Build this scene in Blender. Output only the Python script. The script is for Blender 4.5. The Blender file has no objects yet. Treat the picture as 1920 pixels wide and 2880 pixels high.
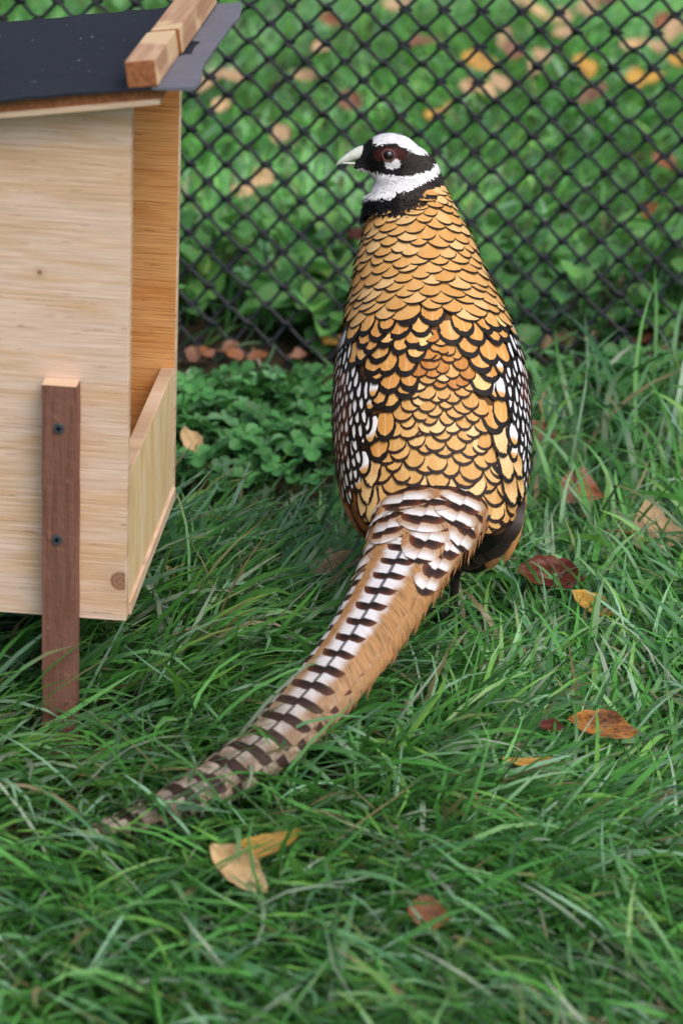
import bpy, bmesh, math, random
import numpy as np
from mathutils import Vector, Matrix
from mathutils.bvhtree import BVHTree
random.seed(7); rng = np.random.default_rng(11)
S = bpy.context.scene
COL = S.collection
# ------------------------------------------------------------------ camera, sky, sun, exposure
TH, RO, F, CH = math.radians(22.5), math.radians(2.3), 8500.0, 1.15     # pitch, roll, focal length in photo pixels, height
CAM = Vector((0, 0, CH))
FW = Vector((0, math.cos(TH), -math.sin(TH))); U0 = Vector((0, math.sin(TH), math.cos(TH))); R0 = Vector((1, 0, 0))
RT = R0 * math.cos(RO) + U0 * math.sin(RO); UP = U0 * math.cos(RO) - R0 * math.sin(RO)
cam = bpy.data.cameras.new('camera'); co = bpy.data.objects.new('camera', cam); COL.objects.link(co)
cam.sensor_fit = 'VERTICAL'; cam.sensor_height = 36; cam.lens = F / 2880 * 36
cam.clip_start = 0.05; cam.clip_end = 500
cam.dof.use_dof = True; cam.dof.focus_distance = 2.63; cam.dof.aperture_fstop = 6.0
co.matrix_world = Matrix(((RT.x, UP.x, -FW.x, 0), (RT.y, UP.y, -FW.y, 0), (RT.z, UP.z, -FW.z, CH), (0, 0, 0, 1)))
S.camera = co
SUN_EL, SUN_AZ = math.radians(56), math.radians(143)          # overcast: a wide, weak sun behind thin cloud
W = bpy.data.worlds.new('World'); S.world = W; W.use_nodes = True
wn = W.node_tree.nodes; bg = wn['Background']
sky = wn.new('ShaderNodeTexSky'); sky.sky_type = 'NISHITA'; sky.sun_disc = False
sky.sun_elevation = SUN_EL; sky.sun_rotation = SUN_AZ; sky.air_density = 1.0; sky.dust_density = 4.0; sky.ozone_density = 0.6
W.node_tree.links.new(sky.outputs[0], bg.inputs[0]); bg.inputs[1].default_value = 0.13
sl = bpy.data.lights.new('sun', 'SUN'); sl.energy = 1.3; sl.angle = math.radians(50); sl.color = (1.0, 0.975, 0.94)
so = bpy.data.objects.new('sun', sl); COL.objects.link(so)
sd = Vector((math.sin(SUN_AZ) * math.cos(SUN_EL), math.cos(SUN_AZ) * math.cos(SUN_EL), math.sin(SUN_EL)))
so.rotation_euler = sd.to_track_quat('Z', 'Y').to_euler()
S.view_settings.view_transform = 'Standard'; S.view_settings.look = 'None'
S.view_settings.gamma = 1; S.view_settings.exposure = 0.48
S.render.engine = 'CYCLES'; S.cycles.use_denoising = True
S.cycles.max_bounces = 6; S.cycles.transparent_max_bounces = 4

# ------------------------------------------------------------------ measuring helpers: a photo pixel and a distance or height give a place
def ray(px, py): return FW + RT * ((px - 960) / F) + UP * ((1440 - py) / F)
def at_y(px, py, y): d = ray(px, py); return CAM + d * (y / d.y)
def at_z(px, py, z): d = ray(px, py); return CAM + d * ((z - CH) / d.z)
def at_d(px, py, depth): return CAM + ray(px, py) * depth
def proj(p):
    d = p - CAM; z = d.dot(FW); return 960 + F * d.dot(RT) / z, 1440 - F * d.dot(UP) / z

# ------------------------------------------------------------------ object helpers
def empty(name, loc, rz=0):
    o = bpy.data.objects.new(name, None); COL.objects.link(o); o.location = loc; o.rotation_euler = (0, 0, rz)
    o.empty_display_size = 0.05; return o
def tag(o, label=None, cat=None, group=None, kind=None):
    if label: o['label'] = label
    if cat: o['category'] = cat
    if group: o['group'] = group
    if kind: o['kind'] = kind
    return o
def link(name, me, mat=None, parent=None):
    o = bpy.data.objects.new(name, me); COL.objects.link(o)
    if mat is not None and not me.materials: me.materials.append(mat)
    if parent is not None: o.parent = parent
    return o
def mesh(name, v, f, smooth=True):
    me = bpy.data.meshes.new(name); me.from_pydata([tuple(p) for p in v], [], f); me.update()
    if smooth: me.polygons.foreach_set('use_smooth', [True] * len(me.polygons))
    return me
def from_bm(name, bm, smooth=False):
    bmesh.ops.recalc_face_normals(bm, faces=bm.faces[:])
    me = bpy.data.meshes.new(name); bm.to_mesh(me); bm.free()
    if smooth: me.polygons.foreach_set('use_smooth', [True] * len(me.polygons))
    return me
def np_mesh(name, V, Q, smooth=True):
    """V (n,3), Q (m,4) quads"""
    me = bpy.data.meshes.new(name); n, m = len(V), len(Q)
    me.vertices.add(n); me.vertices.foreach_set('co', V.astype(np.float32).ravel())
    me.loops.add(m * 4); me.loops.foreach_set('vertex_index', Q.astype(np.int32).ravel())
    me.polygons.add(m); me.polygons.foreach_set('loop_start', np.arange(0, m * 4, 4, dtype=np.int32))
    if smooth: me.polygons.foreach_set('use_smooth', np.ones(m, bool))
    me.update(calc_edges=True); return me
def set_col(me, C, name='Col'):
    a = me.color_attributes.new(name, 'FLOAT_COLOR', 'POINT')
    C = np.asarray(C, np.float32)
    if C.shape[1] == 3: C = np.concatenate([C, np.ones((len(C), 1), np.float32)], 1)
    a.data.foreach_set('color', C.ravel())
def set_uv(me, UVv, name='UVMap'):
    uv = me.uv_layers.new(name=name)
    idx = np.empty(len(me.loops), np.int32); me.loops.foreach_get('vertex_index', idx)
    uv.data.foreach_set('uv', np.asarray(UVv, np.float32)[idx].ravel())
def tube(pts, rad, n=8, cap=True):
    """vertices and faces of a swept circle"""
    pts = [Vector(p) for p in pts]; V, Fc = [], []
    if not hasattr(rad, '__len__'): rad = [rad] * len(pts)
    nrm = None
    for i, p in enumerate(pts):
        t = (pts[min(i + 1, len(pts) - 1)] - pts[max(i - 1, 0)]).normalized()
        if nrm is None: nrm = t.orthogonal().normalized()
        nrm = (nrm - t * nrm.dot(t)).normalized(); b = t.cross(nrm)
        for k in range(n):
            a = 2 * math.pi * k / n; V.append(p + (nrm * math.cos(a) + b * math.sin(a)) * rad[i])
    for i in range(len(pts) - 1):
        for k in range(n):
            k2 = (k + 1) % n; Fc.append((i * n + k, i * n + k2, (i + 1) * n + k2, (i + 1) * n + k))
    if cap: Fc.append(tuple(range(n))[::-1]); Fc.append(tuple((len(pts) - 1) * n + k for k in range(n)))
    return V, Fc
def box_bm(lo, hi, bevel=0.0012):
    bm = bmesh.new(); bmesh.ops.create_cube(bm, size=1)
    for v in bm.verts:
        v.co = Vector([(lo[i] + hi[i]) / 2 + v.co[i] * (hi[i] - lo[i]) for i in range(3)])
    if bevel: bmesh.ops.bevel(bm, geom=bm.edges[:], offset=bevel, segments=2, affect='EDGES', profile=0.6)
    return bm
def sm(a, b, x): t = min(1, max(0, (x - a) / (b - a))); return t * t * (3 - 2 * t)
def in_poly(x, y, P):
    c = False; j = len(P) - 1
    for i in range(len(P)):
        (xi, yi), (xj, yj) = P[i], P[j]
        if (yi > y) != (yj > y) and x < (xj - xi) * (y - yi) / (yj - yi) + xi: c = not c
        j = i
    return c

# ------------------------------------------------------------------ material helpers
class M:
    def __init__(s, name, rough=0.6, spec=0.3):
        s.mat = bpy.data.materials.new(name); s.mat.use_nodes = True
        s.nt = s.mat.node_tree; s.n = s.nt.nodes; s.l = s.nt.links; s.b = s.n['Principled BSDF']
        s.b.inputs['Roughness'].default_value = rough; s.b.inputs['Specular IOR Level'].default_value = spec
    def put(s, sock, v):
        if isinstance(v, bpy.types.NodeSocket): s.l.new(v, sock)
        elif isinstance(v, (tuple, list)) and len(v) == 3 and sock.type == 'RGBA': sock.default_value = (*v, 1)
        else: sock.default_value = v
    def m(s, op, a, b=None, c=None, clamp=False):
        n = s.n.new('ShaderNodeMath'); n.operation = op; n.use_clamp = clamp
        for i, v in enumerate((a, b, c)):
            if v is not None: s.put(n.inputs[i], v)
        return n.outputs[0]
    def step(s, x, a, b):
        n = s.n.new('ShaderNodeMapRange'); n.interpolation_type = 'SMOOTHSTEP'
        s.put(n.inputs['Value'], x); s.put(n.inputs['From Min'], a); s.put(n.inputs['From Max'], b); return n.outputs[0]
    def mix(s, f, a, b, mode='MIX'):
        n = s.n.new('ShaderNodeMix'); n.data_type = 'RGBA'; n.blend_type = mode
        s.put(n.inputs[0], f); s.put(n.inputs[6], a); s.put(n.inputs[7], b); return n.outputs[2]
    def uv(s, name='UVMap'):
        n = s.n.new('ShaderNodeUVMap'); n.uv_map = name
        q = s.n.new('ShaderNodeSeparateXYZ'); s.l.new(n.outputs[0], q.inputs[0]); return q.outputs[0], q.outputs[1]
    def xyz(s, x, y, z=0.0):
        n = s.n.new('ShaderNodeCombineXYZ'); s.put(n.inputs[0], x); s.put(n.inputs[1], y); s.put(n.inputs[2], z); return n.outputs[0]
    def obj(s, scale=(1, 1, 1), loc=(0, 0, 0)):
        t = s.n.new('ShaderNodeTexCoord'); mp = s.n.new('ShaderNodeMapping')
        mp.inputs['Scale'].default_value = scale; mp.inputs['Location'].default_value = loc
        s.l.new(t.outputs['Object'], mp.inputs[0]); return mp.outputs[0]
    def sep(s, v):
        q = s.n.new('ShaderNodeSeparateXYZ'); s.l.new(v, q.inputs[0]); return q.outputs
    def noise(s, vec, scale=1.0, detail=3.0, rough=0.55, dist=0.0):
        n = s.n.new('ShaderNodeTexNoise'); s.put(n.inputs['Vector'], vec); s.put(n.inputs['Scale'], scale)
        n.inputs['Detail'].default_value = detail; n.inputs['Roughness'].default_value = rough; n.inputs['Distortion'].default_value = dist
        return n.outputs[0]
    def rnd(s): return s.n.new('ShaderNodeObjectInfo').outputs['Random']
    def attr(s, name='Col'):
        n = s.n.new('ShaderNodeAttribute'); n.attribute_name = name; return n.outputs['Color']
    def bump(s, h, strength=0.3, dist=0.001):
        n = s.n.new('ShaderNodeBump'); n.inputs['Strength'].default_value = strength; n.inputs['Distance'].default_value = dist
        s.put(n.inputs['Height'], h); s.l.new(n.outputs[0], s.b.inputs['Normal'])
    def base(s, c): s.put(s.b.inputs['Base Color'], c); return s
    def thin(s, colour, amount=0.35):
        """thin leaf: some light comes through"""
        t = s.n.new('ShaderNodeBsdfTranslucent'); s.put(t.inputs[0], colour)
        x = s.n.new('ShaderNodeMixShader'); x.inputs[0].default_value = amount
        s.l.new(s.b.outputs[0], x.inputs[1]); s.l.new(t.outputs[0], x.inputs[2])
        s.l.new(x.outputs[0], s.n['Material Output'].inputs[0])

def plain(name, c, rough=0.6, spec=0.3, var=0.15, scale=60):
    k = M(name, rough, spec); nz = k.noise(k.obj(), scale, 4)
    d = tuple(x * (1 - var) for x in c); e = tuple(min(1, x * (1 + var)) for x in c)
    k.base(k.mix(k.step(nz, .3, .7), d, e)); k.bump(nz, .2, .001); return k.mat

# ------------------------------------------------------------------ ground
k = M('soil', 0.9, 0.1)
n1 = k.noise(k.obj(), 9, 6); n2 = k.noise(k.obj(), 120, 4)
k.base(k.mix(k.step(n2, .35, .65), k.mix(k.step(n1, .4, .6), (.018, .013, .008), (.03, .028, .012)), (.05, .036, .022)))
k.bump(n2, .8, .004); SOIL = k.mat
k = M('far_lawn', 0.9, 0.1); n1 = k.noise(k.obj(), 3, 8); n2 = k.noise(k.obj(), 60, 5)
k.base(k.mix(k.step(n2, .3, .7), (.03, .075, .02), k.mix(n1, (.05, .12, .03), (.08, .13, .035)))); k.bump(n2, 1, .01); LAWN = k.mat
def bumpy(x, y): return 0.006 * np.sin(7 * x + 1.3 * y) + 0.005 * np.sin(5.3 * y - 3 * x + 1) + 0.004 * np.sin(17 * x + 9 * y)
def height(x, y): return float(bumpy(x, y)) * (1 if y < 5 else 0) - 0.004
gx = np.concatenate([np.linspace(-60, -1.6, 8), np.linspace(-1.5, 1.5, 61), np.linspace(1.6, 60, 8)])
gy = np.concatenate([np.linspace(-20, 1.0, 5), np.linspace(1.05, 5.6, 92), np.linspace(5.9, 120, 12)])
GX, GY = np.meshgrid(gx, gy)
inside = (np.abs(GX) < 1.45) & (GY > 1.2) & (GY < 5.4)
V = np.stack([GX, GY, np.where(inside, bumpy(GX, GY), 0) - 0.004], -1).reshape(-1, 3)
nx = len(gx); I = np.arange(len(gy) - 1)[:, None] * nx + np.arange(nx - 1)[None]
gme = np_mesh('ground', V, np.stack([I, I + 1, I + nx + 1, I + nx], -1).reshape(-1, 4))
go = link('ground', gme, SOIL); go['kind'] = 'structure'; gme.materials.append(LAWN)
cent = np.array([p.center[:] for p in gme.polygons])
gme.polygons.foreach_set('material_index', ((np.abs(cent[:, 0]) > 1.45) | (cent[:, 1] > 5.4) | (cent[:, 1] < 1.2)).astype(np.int32))

# ------------------------------------------------------------------ grass
def blades(root, head, L, wid, e0, e1, nseg, twist, colr, tipdry):
    """arched tapering blades; all arguments per blade"""
    n = len(L); s = np.linspace(0, 1, nseg + 1)
    el = e0[:, None] + (e1 - e0)[:, None] * s[None] ** 1.2
    ds = (L / nseg)[:, None]
    dh = np.cos(el) * ds; dz = np.sin(el) * ds
    hh = np.concatenate([np.zeros((n, 1)), np.cumsum(dh[:, 1:], 1)], 1); zz = np.concatenate([np.zeros((n, 1)), np.cumsum(dz[:, 1:], 1)], 1)
    bend = head[:, None] + twist[:, None] * s[None] ** 2
    cx = root[:, 0:1] + np.concatenate([np.zeros((n, 1)), np.cumsum(dh[:, 1:] * np.cos(bend[:, 1:]), 1)], 1)
    cy = root[:, 1:2] + np.concatenate([np.zeros((n, 1)), np.cumsum(dh[:, 1:] * np.sin(bend[:, 1:]), 1)], 1)
    floor = root[:, 2:3] + 0.003 + 0.012 * rng.random((n, 1))
    cz = np.maximum(root[:, 2:3] + zz, np.where(s[None] < .3, root[:, 2:3] + zz, floor))
    w = wid[:, None] * np.interp(s, [0, .25, .6, .85, 1], [.75, 1, .85, .5, .06])[None] * .5
    roll = rng.normal(0, .55, (n, 1)) + rng.normal(0, .5, (n, 1)) * s[None]
    wx, wy, wz = -np.sin(bend) * np.cos(roll), np.cos(bend) * np.cos(roll), np.sin(roll)
    A = np.stack([cx - wx * w, cy - wy * w, cz - wz * w], -1); B = np.stack([cx + wx * w, cy + wy * w, cz + wz * w], -1)
    V = np.stack([A, B], 2).reshape(n, -1, 3); nv = 2 * (nseg + 1)
    i = np.arange(n)[:, None] * nv + np.arange(nseg)[None] * 2
    Q = np.stack([i, i + 1, i + 3, i + 2], -1).reshape(-1, 4)
    dry = (s[None] > .8) * tipdry[:, None]
    C = np.repeat(colr[:, None, :] * .96, nseg + 1, 1)
    C = C * (1 - dry[..., None]) + np.array([.30, .22, .11]) * dry[..., None]
    C = np.repeat(C[:, :, None, :], 2, 2).reshape(n, -1, 3)
    return V.reshape(-1, 3), Q, C.reshape(-1, 3), (cx, cy, cz)
def field(x, y): return 1.5 * np.sin(3.1 * x + 2.3 * y + .5) + 1.3 * np.sin(-4.2 * x + 5.1 * y + 2) + .8 * np.sin(9 * x - 6 * y)
PAL = np.array([[.036, .125, .026], [.062, .225, .040], [.095, .310, .058], [.145, .330, .135], [.060, .185, .070], [.22, .40, .245], [.16, .37, .065], [.26, .34, .235]])
def grass(name, n, xr, yr, Lr, wr, nseg, label, e0r=(35, 85), e1r=(-30, 45), pal_w=None, keep=None, dryp=.05, far=False, gain=1.0):
    x = rng.uniform(*xr, n); y = rng.uniform(*yr, n)
    if keep is not None: kk = keep(x, y); x, y = x[kk], y[kk]
    n = len(x)
    z = np.where((np.abs(x) < 1.45), bumpy(x, y), 0) - .006
    f = field(x, y); head = f + rng.normal(0, .9, n)
    L = rng.uniform(*Lr, n) * (1 + .25 * np.sin(6 * x + 4 * y)); wid = rng.uniform(*wr, n) * rng.choice([.7, 1, 1.25], n)
    e0 = np.radians(rng.uniform(*e0r, n)); e1 = np.minimum(e0, np.radians(rng.uniform(*e1r, n)))
    c = PAL[rng.choice(len(PAL), n, p=pal_w)] * rng.uniform(.75, 1.25, (n, 1)) * gain
    patch = .5 + .5 * np.sin(5 * x - 3 * y + 1); c = c * (.85 + .25 * patch[:, None])
    straw = rng.random(n) < dryp; c[straw] = np.array([.30, .24, .12]) * rng.uniform(.6, 1.1, (straw.sum(), 1))
    V, Q, C, _ = blades(np.stack([x, y, z], 1), head, L, wid, e0, e1, nseg, rng.normal(0, .6, n), c, (rng.random(n) < .06) * .6)
    me = np_mesh(name, V, Q); set_col(me, C)
    o = link(name, me, GRASS); tag(o, label, 'grass', kind='stuff'); return o
k = M('grass_blade', 0.38, 0.6); c = k.attr(); k.base(c); k.thin(k.mix(.4, c, (.16, .34, .05)), .34); GRASS = k.mat
SH = (-0.171, 2.23)     # near right corner of the shelter
TL = np.array([at_z(*q)[:2] for q in ((1150, 1550, .165), (1010, 1765, .126), (893, 1905, .100), (752, 2052, .077), (562, 2184, .060), (372, 2284, .050), (232, 2338, .045))])
def tail_dist(x, y):
    d = np.full(len(x), 9.0)
    for a, b in zip(TL, TL[1:]):
        ab = b - a; t = np.clip(((x - a[0]) * ab[0] + (y - a[1]) * ab[1]) / (ab @ ab), 0, 1)
        d = np.minimum(d, np.hypot(x - a[0] - t * ab[0], y - a[1] - t * ab[1]))
    return d
def near_keep(x, y):
    p = np.where(np.abs(x) < .48, 1, .45)
    p = np.where((y > 3.10) & (y < 3.34), .07, p)
    p = np.where((y > 2.78) & (y <= 3.10) & (x < .08), .5, p)
    p = np.where((y > 2.95) & (y <= 3.10), p * .6, p)
    p = np.where((tail_dist(x, y) < .022) & (y < 2.3), p * .22, p)
    p = np.where((x > -.275) & (x < -.18) & (y > 1.99) & (y < 2.23), p * .16, p); p = np.where((x < -.17) & (y >= 2.2) & (y < 2.5), p * .5, p)
    for fx_, fy_ in ((.107, 2.515), (.082, 2.53)): p = np.where((np.abs(x - fx_) < .035) & (y > fy_ - .10) & (y < fy_ + .03), p * .25, p)
    return rng.random(len(x)) < p
wmat = np.array([.17, .20, .20, .11, .10, .08, .08, .06])
grass('matted_grass', 47000, (-.85, .85), (1.55, 2.62), (.05, .14), (.0026, .0064), 6, 'long matted green grass round the pheasant and shelter', (25, 86), (-40, 40), wmat, near_keep, .035, gain=1.12)
grass('fence_side_grass', 12500, (-.85, .85), (2.62, 3.36), (.035, .10), (.0028, .0058), 6, 'upright green grass between the pheasant and the fence', (35, 86), (-20, 55), np.array([.12, .18, .2, .12, .12, .08, .14, .04]), near_keep, .03)
grass('tall_blades', 260, (.08, .6), (2.6, 3.02), (.11, .19), (.0040, .0070), 8, 'scattered tall grass blades right of the pheasant', (60, 88), (-30, 60), np.array([.05, .15, .25, .15, .15, .1, .15, 0.]), None, .05)
def far_keep(x, y): return rng.random(len(x)) < np.where(y < 3.62, .28, 1.0)
grass('lawn_beyond_fence', 46000, (-1.25, 1.25), (3.34, 5.45), (.035, .080), (.0028, .0050), 4, 'short lawn grass beyond the chain-link fence', (35, 85), (0, 60), np.array([.06, .14, .28, .14, .08, .10, .18, .02]), far_keep, .06, gain=1.9)

# ------------------------------------------------------------------ chain-link fence
FY = 3.25; DW, DH, WR = 0.042, 0.0398, 0.00212
k = M('black_vinyl', 0.5, 0.4); k.base(k.mix(k.noise(k.obj(), 200, 3), (.006, .008, .012), (.014, .017, .022))); VINYL = k.mat
def slack(p):
    q = max(0, .17 - p.z); return Vector((p.x + .55 * q * q, p.y - 1.3 * q * q, p.z))
pts = []
for j in range(0, 37):
    z = -0.02 + j * DH / 2; left = j % 2 == 0; xs = -.0048 if left else DW / 2 + .0048; d = 1 if left else -1; yy = -.0024 if left else .0024
    # flattened helix: strokes leaning one way run in front, the others behind, hooked round the neighbour at each node
    pts += [(xs + d * .0096, yy, z - .0036), (xs + d * .0020, yy * .8, z - .0008), (xs, 0, z), (xs + d * .0020, -yy * .8, z + .0008), (xs + d * .0096, -yy, z + .0036)]
v, f = tube([slack(Vector(p)) for p in pts], WR, 7)
wire_me = mesh('wire', v, f)
node = at_y(1357, 31, FY)
fence = empty('chain_link_fence', (0, FY, 0)); tag(fence, 'black vinyl-coated chain-link fence standing behind the pheasant', 'fence')
k0 = round((node.z - .0 + .02) / (DH / 2)); zoff = node.z - (-.02 + k0 * DH / 2)
for i in range(-52, 52):
    o = link('wire', wire_me, VINYL, fence)
    xx = node.x + i * DW / 2
    up = ((i % 2 == 0) == (k0 % 2 == 0))
    o.location = (xx + random.gauss(0, .0004), random.gauss(0, .0006), zoff + (0 if up else -DH / 2) + .018 * (xx - node.x) + random.gauss(0, .0003))
    o.rotation_euler = (random.gauss(0, .004), random.gauss(0, .003), 0)

# ------------------------------------------------------------------ wooden shelter
def ply(name, ca, cb, cdark, axis, knots=(), sc=1.0, rough=.7):
    """plywood: long streaks along one axis, broad pale and warm bands, knots"""
    k = M(name, rough, .25)
    c = k.obj(); x, y, z = k.sep(c)
    along, across = (x, z) if axis == 'x' else ((z, y) if axis == 'z' else (y, z))
    warp = k.m('MULTIPLY', k.noise(k.xyz(k.m('MULTIPLY', along, 7), k.m('MULTIPLY', across, 11), .3), 1, 2), .05)
    acr = k.m('ADD', across, warp)
    broad = k.noise(k.xyz(k.m('MULTIPLY', along, 6 * sc), k.m('MULTIPLY', acr, 38 * sc), 1.7), 1, 3, .5, .9)
    fine = k.noise(k.xyz(k.m('MULTIPLY', along, 16), k.m('MULTIPLY', across, 520), 4.1), 1, 3, .6)
    fleck = k.noise(k.xyz(k.m('MULTIPLY', along, 42), k.m('MULTIPLY', across, 330), 7.7), 1, 2, .5)
    col = k.mix(k.step(broad, .40, .62), ca, cb)
    col = k.mix(k.m('MULTIPLY', k.step(fine, .50, .72), .55), col, cdark)
    col = k.mix(k.m('MULTIPLY', k.step(fleck, .66, .74), .55), col, tuple(q * .45 for q in cdark))
    col = k.mix(k.m('MULTIPLY', k.step(fine, .5, .30), .65), col, tuple(min(.9, q * 1.25) for q in ca))
    for (kx, kz, r) in knots:
        dx = k.m('SUBTRACT', along, kx); dz = k.m('SUBTRACT', across, kz)
        dd = k.m('SQRT', k.m('ADD', k.m('MULTIPLY', dx, dx), k.m('MULTIPLY', dz, dz)))
        ring = k.m('SINE', k.m('MULTIPLY', k.m('ADD', dd, k.m('MULTIPLY', fleck, .002)), 1900))
        halo = k.m('MULTIPLY', k.step(dd, r * 3.4, r * 1.1), .5)
        col = k.mix(halo, col, tuple(q * .8 for q in cb))
        col = k.mix(k.m('MULTIPLY', k.step(dd, r * 1.06, r * .9), k.m('ADD', .72, k.m('MULTIPLY', ring, .12))), col, (.20, .075, .035))
    k.base(col); k.bump(k.m('ADD', fine, k.m('MULTIPLY', fleck, .6)), .35, .0012); return k.mat
PLY = ply('plywood_side', (.73, .545, .43), (.69, .455, .28), (.50, .31, .19), 'x', [(-.0050, .158, .0085), (-.0705, .415, .0022)])
PLYIN = ply('plywood_inside', (.78, .40, .15), (.68, .29, .085), (.34, .12, .035), 'x')  # orange glow of light bouncing inside the box, put into the wood colour
PLYF = ply('plywood_front', (.72, .56, .34), (.66, .46, .22), (.42, .25, .11), 'z', sc=1.3)
PLYE = ply('plywood_edge', (.66, .49, .35), (.54, .36, .23), (.28, .16, .09), 'y')
k = M('painted_stake', .8, .2); x, y, z = k.sep(k.obj())
fi = k.noise(k.xyz(k.m('MULTIPLY', x, 210), 0.0, k.m('MULTIPLY', z, 11)), 1, 3, .55, .8); bl = k.noise(k.obj(), 130, 3)
c = k.mix(k.step(fi, .3, .7), (.165, .072, .048), (.225, .108, .078))
c = k.mix(k.m('MULTIPLY', k.step(fi, .62, .70), .55), c, (.085, .030, .021)); c = k.mix(k.m('MULTIPLY', k.step(bl, .64, .72), .5), c, (.32, .18, .13))
k.base(c); k.bump(k.m('ADD', fi, k.m('MULTIPLY', bl, 1.2)), .5, .0015); STAKE = k.mat
k = M('roofing_felt', .9, .2); n1 = k.noise(k.obj(), 900, 2); n2 = k.noise(k.obj(), 14, 4); n3 = k.noise(k.obj(), 150, 2)
c = k.mix(k.step(n1, .35, .7), (.010, .012, .018), (.023, .026, .036)); c = k.mix(k.m('MULTIPLY', n2, .5), c, (.030, .034, .045))
c = k.mix(k.m('MULTIPLY', k.step(n3, .73, .76), .9), c, (.35, .38, .42)); k.base(c); k.bump(n1, .6, .001); FELT = k.mat
k = M('felt_edge', .85, .25); n1 = k.noise(k.obj(), 500, 2); k.base(k.mix(n1, (.10, .10, .125), (.17, .17, .20))); FELTE = k.mat
k = M('batten_wood', .65, .3); x, y, z = k.sep(k.obj())
g = k.noise(k.xyz(k.m('MULTIPLY', x, 120), k.m('MULTIPLY', y, 9), k.m('MULTIPLY', z, 120)), 1, 3, .5, .6)
b2 = k.noise(k.xyz(k.m('MULTIPLY', x, 25), k.m('MULTIPLY', y, 16), k.m('MULTIPLY', z, 25)), 1, 2)
c = k.mix(k.step(g, .35, .65), (.40, .22, .12), (.52, .33, .20)); c = k.mix(k.m('MULTIPLY', k.step(b2, .5, .62), .8), c, (.66, .48, .27)); k.base(c); k.bump(g, .3, .001); BATTEN = k.mat
k = M('batten_end_deck_shade', .7, .25); g = k.noise(k.obj(), 260, 3); k.base(k.mix(k.step(g, .35, .65), (.24, .085, .034), (.34, .135, .055))); BEND = k.mat
SCREW = plain('screw_metal', (.055, .065, .08), .45, .6); DARK = plain('recess_dark', (.006, .006, .007), .8, .1)

YAW = -math.atan2(.021, .27)
shel = empty('wooden_shelter', (SH[0], SH[1], 0), YAW)
tag(shel, 'small plywood bird shelter with black felt roof and brown stake leg', 'shelter')
SLOPE = .15
def panel(name, y0, y1, zb, zt, x0, mats, inner=None):
    bm = bmesh.new(); P = [(x0, zb), (0, zb), (0, zt), (x0, zt + x0 * SLOPE)]
    a = [bm.verts.new((x, y0, z)) for x, z in P]; b = [bm.verts.new((x, y1, z)) for x, z in P]
    bm.faces.new(a); bm.faces.new(b[::-1])
    for i in range(4): j = (i + 1) % 4; bm.faces.new((a[j], a[i], b[i], b[j]))
    bmesh.ops.bevel(bm, geom=bm.edges[:], offset=.0008, segments=1, affect='EDGES')
    me = from_bm(name, bm)
    for m_ in mats: me.materials.append(m_)
    for p in me.polygons: p.material_index = 0 if abs(p.normal.y) > .9 else 1
    return link(name, me, None, shel)
panel('side_panel', 0, .012, .1225, .556, -.55, (PLY, PLYE))
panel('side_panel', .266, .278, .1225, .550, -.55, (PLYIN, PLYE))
def bx(name, lo, hi, mat, parent, bevel=.0012, edge=None, ax=None):
    me = from_bm(name, box_bm(lo, hi, bevel)); o = link(name, me, mat, parent)
    if edge:
        me.materials.append(edge)
        for p in me.polygons: p.material_index = 0 if abs(p.normal[ax]) > .8 else 1
    return o
bx('front_board', (-.0125, .0125, .1350), (-.0006, .2655, .247), PLYF, shel, .0008, PLYE, 0)
bx('floor', (-.549, .0125, .1230), (.0022, .2655, .1346), PLYE, shel, .0008)
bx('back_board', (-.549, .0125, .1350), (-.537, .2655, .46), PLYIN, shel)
# roof: deck, felt, battens follow the slope
def roof_z(x, y): return .5695 + SLOPE * x - .028 * (y + .03)
def sheet(name, x0, x1, y0, y1, off, th, mats, nxs, nys, edge_wave=0):
    V, Fc = [], []
    for t in (0, 1):
        for j in range(nys + 1):
            for i in range(nxs + 1):
                u, w = i / nxs, j / nys; y = y0 + (y1 - y0) * w
                xe = x1 + edge_wave * (math.sin(w * 9 + 1) * .5 + math.sin(w * 23) * .3) * u ** 3
                x = x0 + (xe - x0) * u
                droop = -edge_wave * 2.2 * max(0, u - .93) / .07 * .4 * (1 + .5 * math.sin(w * 17)) + (random.gauss(0, .0004) if edge_wave else 0)
                V.append((x, y + (edge_wave * .25 * math.sin(u * 31) if j == 0 else 0), roof_z(x, y) + off + th * t + droop))
    n = (nxs + 1) * (nys + 1)
    for j in range(nys):
        for i in range(nxs):
            a = j * (nxs + 1) + i; q = (a, a + 1, a + nxs + 2, a + nxs + 1); Fc.append(q[::-1]); Fc.append(tuple(n + z for z in q))
    for i in range(nxs): Fc.append((i, i + 1, n + i + 1, n + i)); a = nys * (nxs + 1) + i; Fc.append((a + 1, a, n + a, n + a + 1))
    for j in range(nys): a = j * (nxs + 1); b = a + nxs + 1; Fc.append((b, a, n + a, n + b)); a += nxs; b += nxs; Fc.append((a, b, n + b, n + a))
    me = mesh(name, V, Fc, False)
    for m_ in mats: me.materials.append(m_)
    return link(name, me, None, shel), me
sheet('roof_deck', -.56, .026, -.020, .283, -.0085, .0082, [BEND], 2, 2)  # dark brown paints the shade of the felt overhang onto the deck
sheet('deck_lit_edge', -.56, .0245, -.0215, -.0065, -.0128, .0042, [PLYE], 2, 1)  # added pale strip: the deck's lit lower edge, painted as its own colour
o, me = sheet('roofing_felt', -.57, .049, -.026, .290, .0005, .0022, [FELT, FELTE], 40, 24, .004)
for p in me.polygons:
    if p.center.x > .0245: p.material_index = 1
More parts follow.
